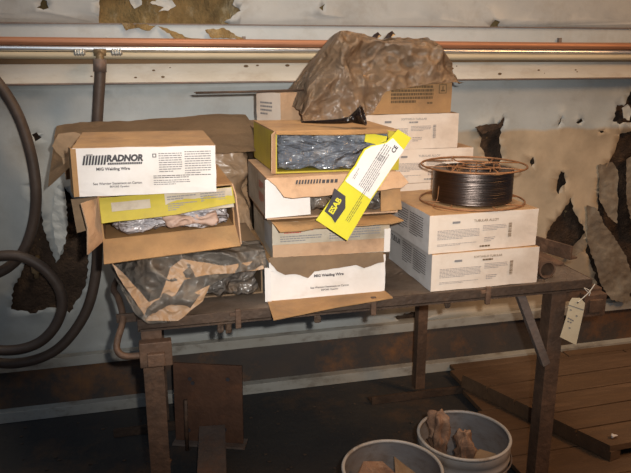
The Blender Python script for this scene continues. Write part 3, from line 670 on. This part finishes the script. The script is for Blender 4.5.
flap(M1, [(.24, -.006, .102), (.30, -.006, .09), (.296, -.008, .078), (.27, -.008, .07), (.236, -.008, .078)], 'yellow_clean', 'torn_flap', cr=.001)
flap(M1, [(.30, -.004, .106), (.336, -.004, .10), (.336, -.006, .0), (.29, -.006, .0), (.31, -.006, .05)], 'yellow', 'torn_flap', cr=.001)
# spool contents and film in M1
bm = bmesh.new(); lathe(bm, [(.05, 0), (.136, 0), (.136, .02), (.14, .04), (.136, .06), (.136, .08), (.05, .08), (.05, 0)], 40)
o = put('wire_spool', bm, 'content', smooth=False); o.location = (.487, 1.857, 1.054); tag(o, 'dark spool of wire wrapped in film inside the opened yellow box', 'spool')
o = put('plastic_film', lump(.326, 1.703, 1.048, .645, 1.98, 1.147, .010, 16, 34, 15., pw=14), 'film_clear', smooth=True); tag(o, 'clear crinkled plastic film around the spool in the yellow box', 'film')
# dark horn on top
cu = spline([at(302, 122, z=1.157), at(318, 122, z=1.161), at(335, 121.5, z=1.165), at(346, 120.5, z=1.170), at(355, 118, z=1.176), at(363, 115.5, z=1.183)], 8)
o0 = cu[0].copy(); o0.z = 1.153
t = thing('plastic_horn', 'dark glossy horn-shaped nozzle lying on top of the opened yellow box', 'nozzle', o0)
bm = bmesh.new(); tube(bm, [p-o0 for p in cu], lambda s: .0028+.0065*min(1, s/.72)+.017*max(0, (s-.72)/.28)**.8, 20, cap=False)
a = cu[-1]-cu[-2]; a.normalize()
bmesh.ops.solidify(bm, geom=bm.faces[:], thickness=.002); put('horn_body', bm, 'horn', t, smooth=True)
bm = bmesh.new(); q = a.to_track_quat('Z', 'Y').to_matrix().to_4x4(); ring(bm, (0, 0, 0), .0262, .002, 32, 8); bm.transform(Matrix.Translation(cu[-1]-o0) @ q); put('rim', bm, 'horn', t, smooth=True)
# loose yellow panel leaning against the middle stack
qa = at(316, 220, y=1.566); qb = at(347, 240.5, y=1.566); qc = at(411, 138, y=1.60)
pn = (qb-qa).cross(qc-qa).normalized()
if pn.y > 0: pn = -pn
def onp(px, py):
    d = at(px, py, y=1.6)-Vector((0, 0, H)); return Vector((0, 0, H))+d*((qa-Vector((0, 0, H))).dot(pn)/d.dot(pn))
o0 = qa.copy()
ep = thing('carton_panel', 'bright yellow torn carton panel marked ESAB leaning diagonally across the middle stack', 'panel', o0)
out_ = [(316, 220), (347, 240.5), (371, 200), (411, 138), (398, 129.5), (386, 142), (378, 144), (371, 145.5), (364, 149), (359, 157), (355, 165), (350, 171), (344, 181)]
put('panel_board', slab([onp(*q)-o0 for q in out_], .003, .0006, .02, 2), 'yellow_clean', ep)
wh = [(345, 181), (370, 199), (403.5, 150), (392.5, 138), (386, 143), (378, 145), (371, 146.5), (365, 150), (360, 158), (356, 166), (351, 172)]
put('white_section', slab([onp(*q)-o0+pn*.0022 for q in wh], .001, .0002, .02, 5), 'white', ep)
ux = (onp(411, 138)-onp(347, 240.5)).normalized(); vy = pn.cross(ux)*-1
if (onp(344, 181)-onp(371, 200)).dot(vy) < 0: vy = -vy
def PT(px, py, lift):
    o_ = onp(px, py)-o0+pn*lift
    return Matrix(((ux.x, 0, vy.x, o_.x), (ux.y, 0, vy.y, o_.y), (ux.z, 0, vy.z, o_.z), (0, 0, 0, 1)))
bm = bmesh.new(); bm.faces.new([bm.verts.new(onp(*q)-o0+pn*.0034) for q in ((324, 211), (331, 198), (334, 188), (345, 196), (345, 208), (334.5, 223), (331, 217))]); put('badge', bm, 'ink', ep)
prt(ep, 'badge_lettering', 'yellow_clean', text, 'ESAB', .042, 0, 0, PT(334.6, 205.5, .0042), off=.04, hgt=.016)
prt(ep, 'print', 'ink', lines, 0, 0, .10, .014, 3, PT(345, 220, .0036), .3, 3)
prt(ep, 'certification_mark', 'ink', text, 'CE', .019, 0, 0, PT(394, 149, .0036), off=.03)
prt(ep, 'fine_print', 'greyink', lines, 0, 0, .095, .034, 7, PT(358, 185, .0036), .42, 5)
prt(ep, 'fine_print', 'greyink', lines, 0, 0, .045, .030, 5, PT(375, 158, .0036), .42, 9)
prt(ep, 'fine_print', 'greyink', lines, 0, 0, .03, .008, 2, PT(352, 178, .0036), .42, 3)
# ================================================================== RIGHT FRONT STACK
def wire_print(t, w, d, h, seed, title):
    T = face(-.0026); dk = 'kraftink' if seed < 30 else 'greyink'; tub = title == 'SOFTWELD TUBULAR'
    prt(t, 'title_print', dk, text, title, .085 if tub else .075, w*.51, h*(.86 if tub else .80), T, off=.01)
    prt(t, 'bar_code', dk, bars, w*.72, h*.30, .010, h*.38, T, seed)
    prt(t, 'print', dk, lines, w*.46, h*(.79 if tub else .13), w*.16, h*.05, 1, T, .9, seed)
    prt(t, 'fine_print', 'paleink', lines, w*.07, h*.60, w*.38, h*.26, 7, T, .45, seed)
    prt(t, 'fine_print', 'paleink', lines, w*.07, h*.24, w*.36, h*.07, 2, T, .4, seed+1)
    prt(t, 'fine_print', 'paleink', lines, w*.48, h*.66, w*.22, h*.16, 4, T, .4, seed+2)
    prt(t, 'fine_print', 'paleink', lines, w*.50, h*.34, w*.10, h*.14, 3, T, .4, seed+3)
    prt(t, 'print_patch', 'greyink', quad, w*.20, h*.76, w*.27, h*.82, T)
    Ts = side(d); dk = 'ink' if seed < 30 else 'greyink'
    prt(t, 'side_print', dk, lines, d*.60, h*.85, d*.28, h*.62, 10, Ts, .4, seed+5)
    prt(t, 'side_print', dk, lines, d*.34, h*.85, d*.22, h*.6, 9, Ts, .4, seed+6)
    prt(t, 'side_title', dk, text, 'TUBULAR', d*.24, d*.17, h*.74, Ts, off=.03, hgt=h*.17)
G = None
R1 = closed_carton('welding_wire_box', 'cream-fronted welding wire box sitting on the table, beneath the one with the spool', (.722, 1.608, TZ), .322, .32, .1045, ['cream', 'greyface', 'kraft_top'], rz=radians(.6), fold=True)
R2 = closed_carton('welding_wire_box', 'cream-fronted welding wire box with the bare wire spool standing on it', (.712, 1.612, .826), .325, .325, .1045, ['cream', 'greyface', 'kraft_top'], rz=radians(1.6), fold=True)
wire_print(R1, .322, .32, .1045, 11, 'SOFTWELD TUBULAR'); wire_print(R2, .325, .325, .1045, 21, 'TUBULAR ALLOY')
# spool
SC = Vector((.905, 1.762, .9315))
sp = thing('wire_spool', 'bare wire spool of dark coiled wire with rusty wire rims on the right stack', 'spool', SC)
bm = bmesh.new(); prof = [(.078, .004)]; nr = 52; hh = .088
for k in range(nr):
    z0 = .006+k*hh/nr; j = .0006*sin(k*2.3)
    prof += [(.1128+j*.5, z0), (.1131+j*.5, z0+hh/nr*.5)]
prof += [(.100, .0965), (.078, .0955), (.078, .004)]
lathe(bm, prof, 72); put('wire_coil', bm, 'wire', sp, smooth=True)
for z, nm in ((.1035, 'top_rim'), (.0030, 'bottom_rim')):
    bm = bmesh.new(); ring(bm, (0, 0, z), .148, .0028, 72, 8); ring(bm, (0, 0, z-.0005), .030, .002, 32, 8)
    ring(bm, (0, 0, z), .072, .0022, 48, 8)
    for k in range(4):
        a = k*pi/2+.35
        for s in (-.35, .35):
            P = [Vector((cos(a)*.03, sin(a)*.03, z)), Vector((cos(a+s*.3)*.08, sin(a+s*.3)*.08, z+.001)), Vector((cos(a+s)*.147, sin(a+s)*.147, z))]
            tube(bm, P, .0019, 6)
    put(nm, bm, 'rust_wire', sp, smooth=True)
for k in range(8):
    a = k*pi/4+.2
    bm = bmesh.new(); tube(bm, [Vector((cos(a)*.0735, sin(a)*.0735, .003)), Vector((cos(a)*.0735, sin(a)*.0735, .103))], .002, 6); put('post_wire', bm, 'rust_wire', sp)
bm = bx(-.022, -.012, 0, .022, .012, .0008, mtx=Matrix.Translation((-.055, .035, .1065)) @ Matrix.Rotation(.1, 4, 'Z')); put('paper_label', bm, 'white', sp)
bm = bmesh.new(); box(bm, -.025, -.025, 0.0, .025, .025, .0, mtx=None) if False else lathe(bm, [(.02, .004), (.024, .004), (.024, .03), (.02, .03), (.02, .004)], 24); put('hub', bm, 'rust_wire', sp)
# loose loop of wire end
bm = bmesh.new(); tube(bm, spline([(-.113, -.02, .05), (-.13, -.05, .02), (-.15, -.07, .003), (-.12, -.125, .003), (-.02, -.142, .003)], 6), .0012, 6); put('loose_wire_end', bm, 'rust_wire', sp)
# ================================================================== RIGHT BACK STACK
def back_box(lb, x, z, h, mats=('cream', 'greyface', 'kraft_top'), w=.31, rz=0, y=1.998): return closed_carton('welding_wire_box', lb, (x, y, z), w, .32, h, list(mats), rz=rz, tape=False)
back_box('lowest box of the rear right stack, standing on the table behind the wire spool', .70, TZ, .11)
back_box('second box from the table in the rear right stack, behind the spool', .705, .831, .11)
W2 = back_box('cream-fronted box directly behind the wire spool, third up in the rear right stack', .712, .942, .108)
W1 = back_box('cream-fronted box with barcode under the kraft box, fourth up in the rear right stack', .655, 1.051, .109)
wire_print(W2, .31, .32, .108, 31, 'TUBULAR ALLOY'); wire_print(W1, .31, .32, .109, 41, 'SOFTWELD TUBULAR')
K = closed_carton('cardboard_box', 'kraft box with dark print half covered by brown wrapping, top of rear right stack', (.635, 1.995, 1.161), .302, .33, .118, ['kraft', 'kraft', 'kraft'], rz=radians(1), tape=False)
T = face(-.0012); prt(K, 'print', 'kraftink', lines, .10, .085, .14, .055, 5, T, .7, 4); prt(K, 'print', 'kraftink', lines, .22, .035, .03, .01, 1, T, .6, 5)
bm = bmesh.new(); quad(bm, .258, .060, .284, .088, T); put('symbol', bm, 'kraftink', K)
bm = bmesh.new(); quad(bm, .2605, .0625, .2815, .0855, face(-.0017)); put('symbol_ground', bm, 'kraft', K)
bm = bmesh.new(); quad(bm, .264, .066, .278, .071, face(-.0021)); quad(bm, .269, .068, .273, .082, face(-.0021)); put('symbol_arrow', bm, 'kraftink', K)
# brown wrapping
ZR = [(.445, 1.18), (.475, 1.25), (.52, 1.325), (.585, 1.405), (.66, 1.40), (.73, 1.385), (.80, 1.392), (.89, 1.39), (.935, 1.335), (.96, 1.265)]
ZB = [(.445, 1.155), (.60, 1.155), (.665, 1.17), (.70, 1.232), (.80, 1.248), (.93, 1.262), (.985, 1.255)]
def wrapf(u, v):
    x = .445+u*.515; zr = ip(x, ZR); zb = ip(x, ZB)
    if v < .6:      # front: bottom to ridge
        s = v/.6; z = zb+(zr-zb)*sin(s*pi/2)**.9; y = 1.972+.11*(1-cos(s*pi/2))**1.0
        if x < .64: y -= .02*(1-s)
    else:
        s = (v-.6)/.4; z = zr-(zr-1.20)*(1-cos(s*pi/2)); y = 2.082+.25*sin(s*pi/2)
    p = Vector((x, y, z)); k = crease(p, 8, 3.)-.3; k2 = crease(p, 24, 8.)-.3; e = min(1, 4*v+.35)
    return p+Vector((noise.noise(p*16)*.014, -.85, .25))*(k*.042+k2*.016)*e*1.0+Vector((0, -.022, 0))
o = put('brown_wrapping', gridsurf(wrapf, 84, 84, .0012), 'wrap', smooth=True); tag(o, 'crumpled glossy brown wrapping heaped over the kraft box at top', 'wrapping')
for k, (a, b) in enumerate(((390, 35), (376, 36))):
    p = at(a, b, y=2.09)
    put('dark_scrap', slab([p+Vector(q) for q in ((-.02, 0, -.012), (.0, -.005, -.008), (.018, 0, .0), (.006, 0, .012), (-.008, 0, .004))], .003, .003, .01, k), 'horn', o)
# ================================================================== REAR MIDDLE / LEFT
closed = closed_carton('cardboard_box', 'dusty large cardboard box standing behind the middle stack under the small white-labelled box', (.325, 2.035, TZ), .315, .30, .40, ['kraft_dark', 'kraft_dark', 'kraft_dark'], tape=False)
sb = closed_carton('cardboard_box', 'small kraft box with white end label turned cornerwise behind the yellow box', (.405, 2.065, 1.121), .17, .12, .105, ['kraft_light', 'cream', 'kraft_dark'], rz=radians(28), tape=False)
Ts = side(.12); bm = bmesh.new(); lines(bm, .02, .075, .06, .045, 4, Ts, .5, 3); put('side_print', bm, 'greyink', sb)
sd = thing('steel_rod', 'thin dark steel rod lying level behind the left and middle stacks', 'rod', (.15, 2.045, 1.232))
bm = bmesh.new(); tube(bm, [Vector((0, 0, -.001)), Vector((.15, .0, .0)), Vector((.33, .0, .003))], .0035, 8); put('rod_body', bm, 'steel', sd, smooth=True)
bm = bmesh.new(); ring(bm, (0, 0, 0), .004, .0012, 16, 6); put('rod_eye', bm, 'steel', sd)
# wrapped bundle
o = put('wrapped_bundle', lump(-.06, 2.01, TZ, .315, 2.34, 1.09, .030, 10, 30, 21., pw=7), 'wrap', smooth=True); tag(o, 'bundle in crinkled brown plastic visible between the left and middle stacks', 'bundle')
def sheetf(u, v):
    x = -.27+u*.60; y = 2.30-v*.33; z = 1.125+.022*u-.080*v**1.3
    if u < .12: z -= (.12-u)*.45*(v*1.0+.1)
    p = Vector((x, y, z)); return p+Vector((0, 0, 1))*(noise.noise(p*7)*.008+noise.noise(p*30)*.0025)
bm = gridsurf(sheetf, 50, 24, .005)
o = put('cardboard_sheet', bm, 'kraft_dark', smooth=False); tag(o, 'long dusty cardboard sheet lying behind the white-fronted RADNOR box', 'cardboard')
M['sheet'] = mat('brown dusty board sheet', (.36, .24, .14), .8, 0, (.25, .165, .095), 6, .8, .2, 60)
o.data.materials[0] = M['sheet']
P_ = [at(a, b, y=2.02) for a, b in ((52, 146), (58, 134), (74, 132), (84, 135), (78, 150), (76, 178), (66, 180), (62, 158), (56, 152))]
f_ = put('hanging_end', slab([p for p in P_], .004, .006, .015, 3), 'sheet', o)
# ================================================================== UNDER THE TABLE
bk = thing('steel_bracket', 'rusted steel base plate with bolt holes and attached channel standing under the table', 'bracket', (.155, 2.17, 0)); bk.rotation_euler = (0, 0, -radians(20))
bm = bmesh.new()
pl = bx(-.125, -.005, .008, .120, .006, .30, .002); pl.transform(Matrix.Rotation(-.06, 4, 'X')); put('base_plate', pl, 'plate_steel', bk)
bm = bmesh.new()
for x, z in ((-.065, .245), (-.055, .23), (.07, .25), (-.075, .05), (.055, .06)):
    bmesh.ops.create_cone(bm, cap_ends=True, segments=12, radius1=.007, radius2=.007, depth=.003, matrix=Matrix.Translation((x, -.008+z*.06, z)) @ Matrix.Rotation(pi/2, 4, 'X'))
put('bolt_holes', bm, 'ink', bk)
bm = bx(-.055, -.62, .0, .035, -.008, .006); box(bm, -.055, -.62, .07, .035, -.008, .078, .001); box(bm, -.055, -.62, .006, -.049, -.008, .07)
bm.transform(Matrix.Translation((.02, 0, 0)) @ Matrix.Rotation(radians(14), 4, 'Z')); put('channel', bm, 'grey_steel', bk)
bm = bmesh.new(); tube(bm, [Vector((-.07, -.05, .0)), Vector((-.066, -.055, .12)), Vector((-.062, -.06, .20))], .007, 8); put('rod', bm, 'leg_steel', bk, smooth=True)
bm = bmesh.new(); tube(bm, [Vector((-.10, -.35, .0)), Vector((-.05, -.34, .12)), Vector((-.035, -.33, .15))], .008, 8); put('rod', bm, 'leg_steel', bk, smooth=True)
bm = bx(-.13, -.03, 0, .13, .03, .008, .001); put('foot_plate', bm, 'grey_steel', bk)
# buckets
def bucket(lb, c, Rr, h, tilt=0.):
    t = thing('plastic_bucket', lb, 'bucket', (c[0], c[1], 0), (0, 0, tilt), None)
    bm = bmesh.new(); rb = Rr*.86
    prof = [(0, .0), (rb, 0), (Rr*.985, h-.06), (Rr*1.0, h-.058), (Rr*1.0, h-.052), (Rr*.99, h-.05), (Rr*.99, h-.035), (Rr*1.005, h-.033), (Rr*1.005, h-.012), (Rr, h-.01)]
    lathe(bm, prof, 64); put('outer_wall', bm, 'bucket', t, smooth=True)
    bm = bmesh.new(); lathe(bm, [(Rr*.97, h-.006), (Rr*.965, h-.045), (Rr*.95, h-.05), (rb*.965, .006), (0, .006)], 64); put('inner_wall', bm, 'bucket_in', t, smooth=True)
    bm = bmesh.new(); ring(bm, (0, 0, h-.005), Rr*.985, .0048, 72, 10); put('rim', bm, 'bucket', t, smooth=True)
    bm = bmesh.new()
    rr = Rr*1.04; tube(bm, [Vector((cos(a)*rr, sin(a)*rr, h-.05-.10*sin((a-pi*.9)/(1.2*pi)*pi)*0-.012)) for a in [pi*.02+k*pi*.96/24+pi for k in range(25)]], .0022, 6)
    put('wire_handle', bm, 'grey_steel', t)
    return t
bR = bucket('white plastic bucket holding an upright roll of brown rag, right of the pair', (.826, 1.566), .13, .30)
bL = bucket('white plastic bucket filled with crumpled kraft scraps, cut off by the bottom of the frame', (.572, 1.462), .131, .30, .4)
bm = bmesh.new()
for k, (a, h0, l) in enumerate(((-.5, .195, .04), (-.1, .20, .03), (.15, .18, .05), (.25, .19, .035))):
    aa = -pi/2+a; x = cos(aa)*.1305; y = sin(aa)*.1305
    tube(bm, spline([(x, y, h0+.05), (x+.004, y, h0+.03), (x-.002, y, h0+.02)], 4), .0014, 5)
put('marker_strokes', bm, 'blueink', bR)
def thg(name, bm, m, lb, cat, loc=None, smooth=True):
    o = put(name, bm, m, smooth=smooth); return tag(o, lb, cat)
# contents of right bucket
thg('crumpled_rag', lump(.722, 1.53, .012, .775, 1.60, .395, .026, 18, 20, 31., pw=6), 'rag', 'tall brown crumpled rag standing up at the left side of the right bucket', 'rag')
thg('crumpled_rag', lump(.778, 1.50, .012, .835, 1.56, .345, .022, 20, 18, 33., pw=5), 'rag', 'shorter tan rolled rag inside the right bucket beside the tall one', 'rag')
thg('debris', lump(.73, 1.48, .008, .92, 1.66, .19, .03, 20, 16, 35.), 'grey_steel', 'dark rubbish heap in the bottom of the right bucket', 'rubbish')['kind'] = 'stuff'
thg('kraft_scrap', slab([(.80, 1.46, .235), (.88, 1.47, .24), (.905, 1.52, .245), (.87, 1.55, .25), (.81, 1.54, .235)], .003, .008, .012, 5), 'kraft_dark', 'flat kraft scrap lying low inside the right bucket', 'scrap', smooth=False)
# contents of left bucket
thg('debris', lump(.475, 1.37, .008, .665, 1.555, .24, .02, 20, 16, 36.), 'paper', 'brown rubbish heap in the bottom of the left bucket', 'rubbish')['kind'] = 'stuff'
thg('kraft_scrap', slab([(.50, 1.40, .22), (.57, 1.39, .23), (.61, 1.46, .25), (.575, 1.545, .26), (.515, 1.53, .285), (.47, 1.48, .25)], .003, .018, .012, 6), 'rag', 'large crumpled kraft scrap inside the left bucket', 'scrap', smooth=False)
thg('kraft_scrap', slab([(.58, 1.45, .25), (.64, 1.45, .235), (.655, 1.50, .245), (.61, 1.545, .275)], .003, .012, .012, 7), 'kraft_dark', 'small darker kraft scrap at the right inside the left bucket', 'scrap', smooth=False)
# plank floor platform at right
pd = thing('plank_platform', 'low worn wooden plank platform on the floor right of the buckets', 'platform', (1.14, 1.2, 0))
yy = 1.2; k = 0
while yy < 2.44:
    wd = random.choice((.13, .15, .17)); sx = 1.05+(yy-1.2)*.14
    for (xa, xb) in ((sx, sx+.55+.3*(k % 2)), (sx+.555+.3*(k % 2), 3.4)):
        bm = bx(xa-1.14, yy-1.2, .012, xb-1.14, yy-1.2+wd-.006, .030+random.uniform(-.002, .002), .002); put('plank', bm, 'plank', pd)
    yy += wd; k += 1
for x in (1.3, 2.2, 3.2): put('bearer', bx(x-1.14-.04, .0, 0, x-1.14+.04, 1.2, .012), 'plank', pd)
# pallet lying askew over it
e0 = at(462, 374, z=.09); e1 = at(612, 446, z=.09)
dx = (e1-e0); ang = atan2(dx.y, dx.x)
pt = thing('wooden_pallet', 'old brown wooden pallet lying askew on the plank platform at far right', 'pallet', (e0.x, e0.y, .032), (0, 0, ang))
LL = dx.length
bm = None
nrm_ = Vector((-dx.y, dx.x, 0)).normalized(); pt.rotation_euler = (0, 0, 0)
put('stringer', slab([Vector((0, 0, .017)), Vector((dx.x, dx.y, .017)), Vector((dx.x+.045, dx.y+.01, .017)), Vector((.045, .01, .017))], .034, 0, .2), 'plank', pt)
put('stringer', slab([Vector((.5, 0, .017)), Vector((dx.x+.5, dx.y, .017)), Vector((dx.x+.545, dx.y+.01, .017)), Vector((.545, .01, .017))], .034, 0, .2), 'plank', pt)
nb = 5
for k in range(nb):
    a = dx*((k+.02)/nb); b = dx*((k+.96)/nb); l = 1.0+.05*sin(k*2.)
    put('deck_board', slab([Vector((a.x, a.y, .045)), Vector((b.x, b.y, .045)), Vector((b.x+l, b.y+.03, .045)), Vector((a.x+l, a.y+.03, .045))], .022, .0, .3), 'plank', pt)
thg('white_scrap', lump(at(612, 440, z=.09).x-.0, at(612, 440, z=.09).y+.0, .0885, at(612, 440, z=.09).x+.028, at(612, 440, z=.09).y+.02, .105, .005, 40, 5, 3.), 'white', 'small white scrap at the near corner of the wooden pallet', 'scrap')
# floor litter
bm = bmesh.new()
for k in range(260):
    x = random.uniform(-.8, 1.0); y = random.uniform(1.3, 2.47)
    if .0 < x < .3 and 1.5 < y < 2.3 or hypot(x-.57, y-1.46) < .15 or hypot(x-.82, y-1.56) < .15: continue
    r = random.uniform(.001, .006); bmesh.ops.create_icosphere(bm, subdivisions=1, radius=r, matrix=Matrix.Translation((x, y, r*.3)) @ Matrix.Diagonal((1.5, 1, .6, 1)))
o = put('floor_litter', bm, 'crumb'); tag(o, 'scattered small crumbs of dirt and slag on the dark floor', 'litter', kind='stuff')
for o_ in C.objects:
    if o_.parent is None and 'category' in o_:
        n_ = o_.name.split('.')[0]; lb_ = o_['label']
        if n_ == 'plastic_bucket': o_['group'] = 'white plastic buckets under the table'
        elif n_ == 'rubber_hose': o_['group'] = 'rubber hoses at the left of the wall'
        elif n_ == 'welding_wire_box': o_['group'] = 'welding wire boxes stacked on the table'
        elif n_ == 'kraft_scrap': o_['group'] = 'kraft scraps in the buckets'
        elif n_ == 'crumpled_rag': o_['group'] = 'rags in the right bucket'
        elif n_ == 'plastic_bag': o_['group'] = 'plastic bags in the opened boxes'
# ================================================================== LIGHT
w = bpy.data.worlds.new('World'); bpy.context.scene.world = w; w.use_nodes = True
w.node_tree.nodes['Background'].inputs[0].default_value = (.62, .74, 1, 1); w.node_tree.nodes['Background'].inputs[1].default_value = .10
def light(name, kind, loc, energy, col, size=.1, target=None, **k):
    l = bpy.data.lights.new(name, kind); l.energy = energy; l.color = col
    if kind == 'AREA': l.shape = 'RECTANGLE'; l.size = size; l.size_y = k.get('sy', size)
    elif kind == 'POINT': l.shadow_soft_size = size
    elif kind == 'SPOT': l.shadow_soft_size = size; l.spot_size = k.get('spot', 1.4); l.spot_blend = k.get('blend', .5)
    o = bpy.data.objects.new(name, l); C.objects.link(o); o.location = loc
    if target is not None: o.rotation_euler = (Vector(target)-Vector(loc)).to_track_quat('-Z', 'Y').to_euler()
    return o
light('camera_flash', 'SPOT', Vector((0, 0, H))+RT*.06+UP*.05, 150, (1.0, .96, .90), .012, (.52, 1.9, 1.08), spot=1.12, blend=1.0)
light('workshop_lamp', 'AREA', (3.0, .3, 2.8), 42, (1, .55, .22), .8, (1.2, 2.2, .3))
light('overhead_lamp', 'AREA', (.5, 1.5, 3.3), 30, (1, .78, .55), .7, (.5, 1.9, .8))
light('skylight', 'AREA', (-.4, .2, 3.4), 12, (.72, .86, 1), 1.6, (.5, 2.4, 1.1))
# ================================================================== CAMERA
cam = bpy.data.cameras.new('camera'); co_ = bpy.data.objects.new('camera', cam); C.objects.link(co_)
cam.sensor_fit = 'HORIZONTAL'; cam.sensor_width = 36; cam.lens = 36*F/631; cam.clip_start = .02
R3 = Matrix((RT, UP, -FW)).transposed(); co_.matrix_world = Matrix.Translation((0, 0, H)) @ R3.to_4x4()
sc = bpy.context.scene; sc.camera = co_
sc.view_settings.view_transform = 'Standard'; sc.view_settings.look = 'None'; sc.view_settings.gamma = 1; sc.view_settings.use_curve_mapping = False
sc.view_settings.exposure = 0.0
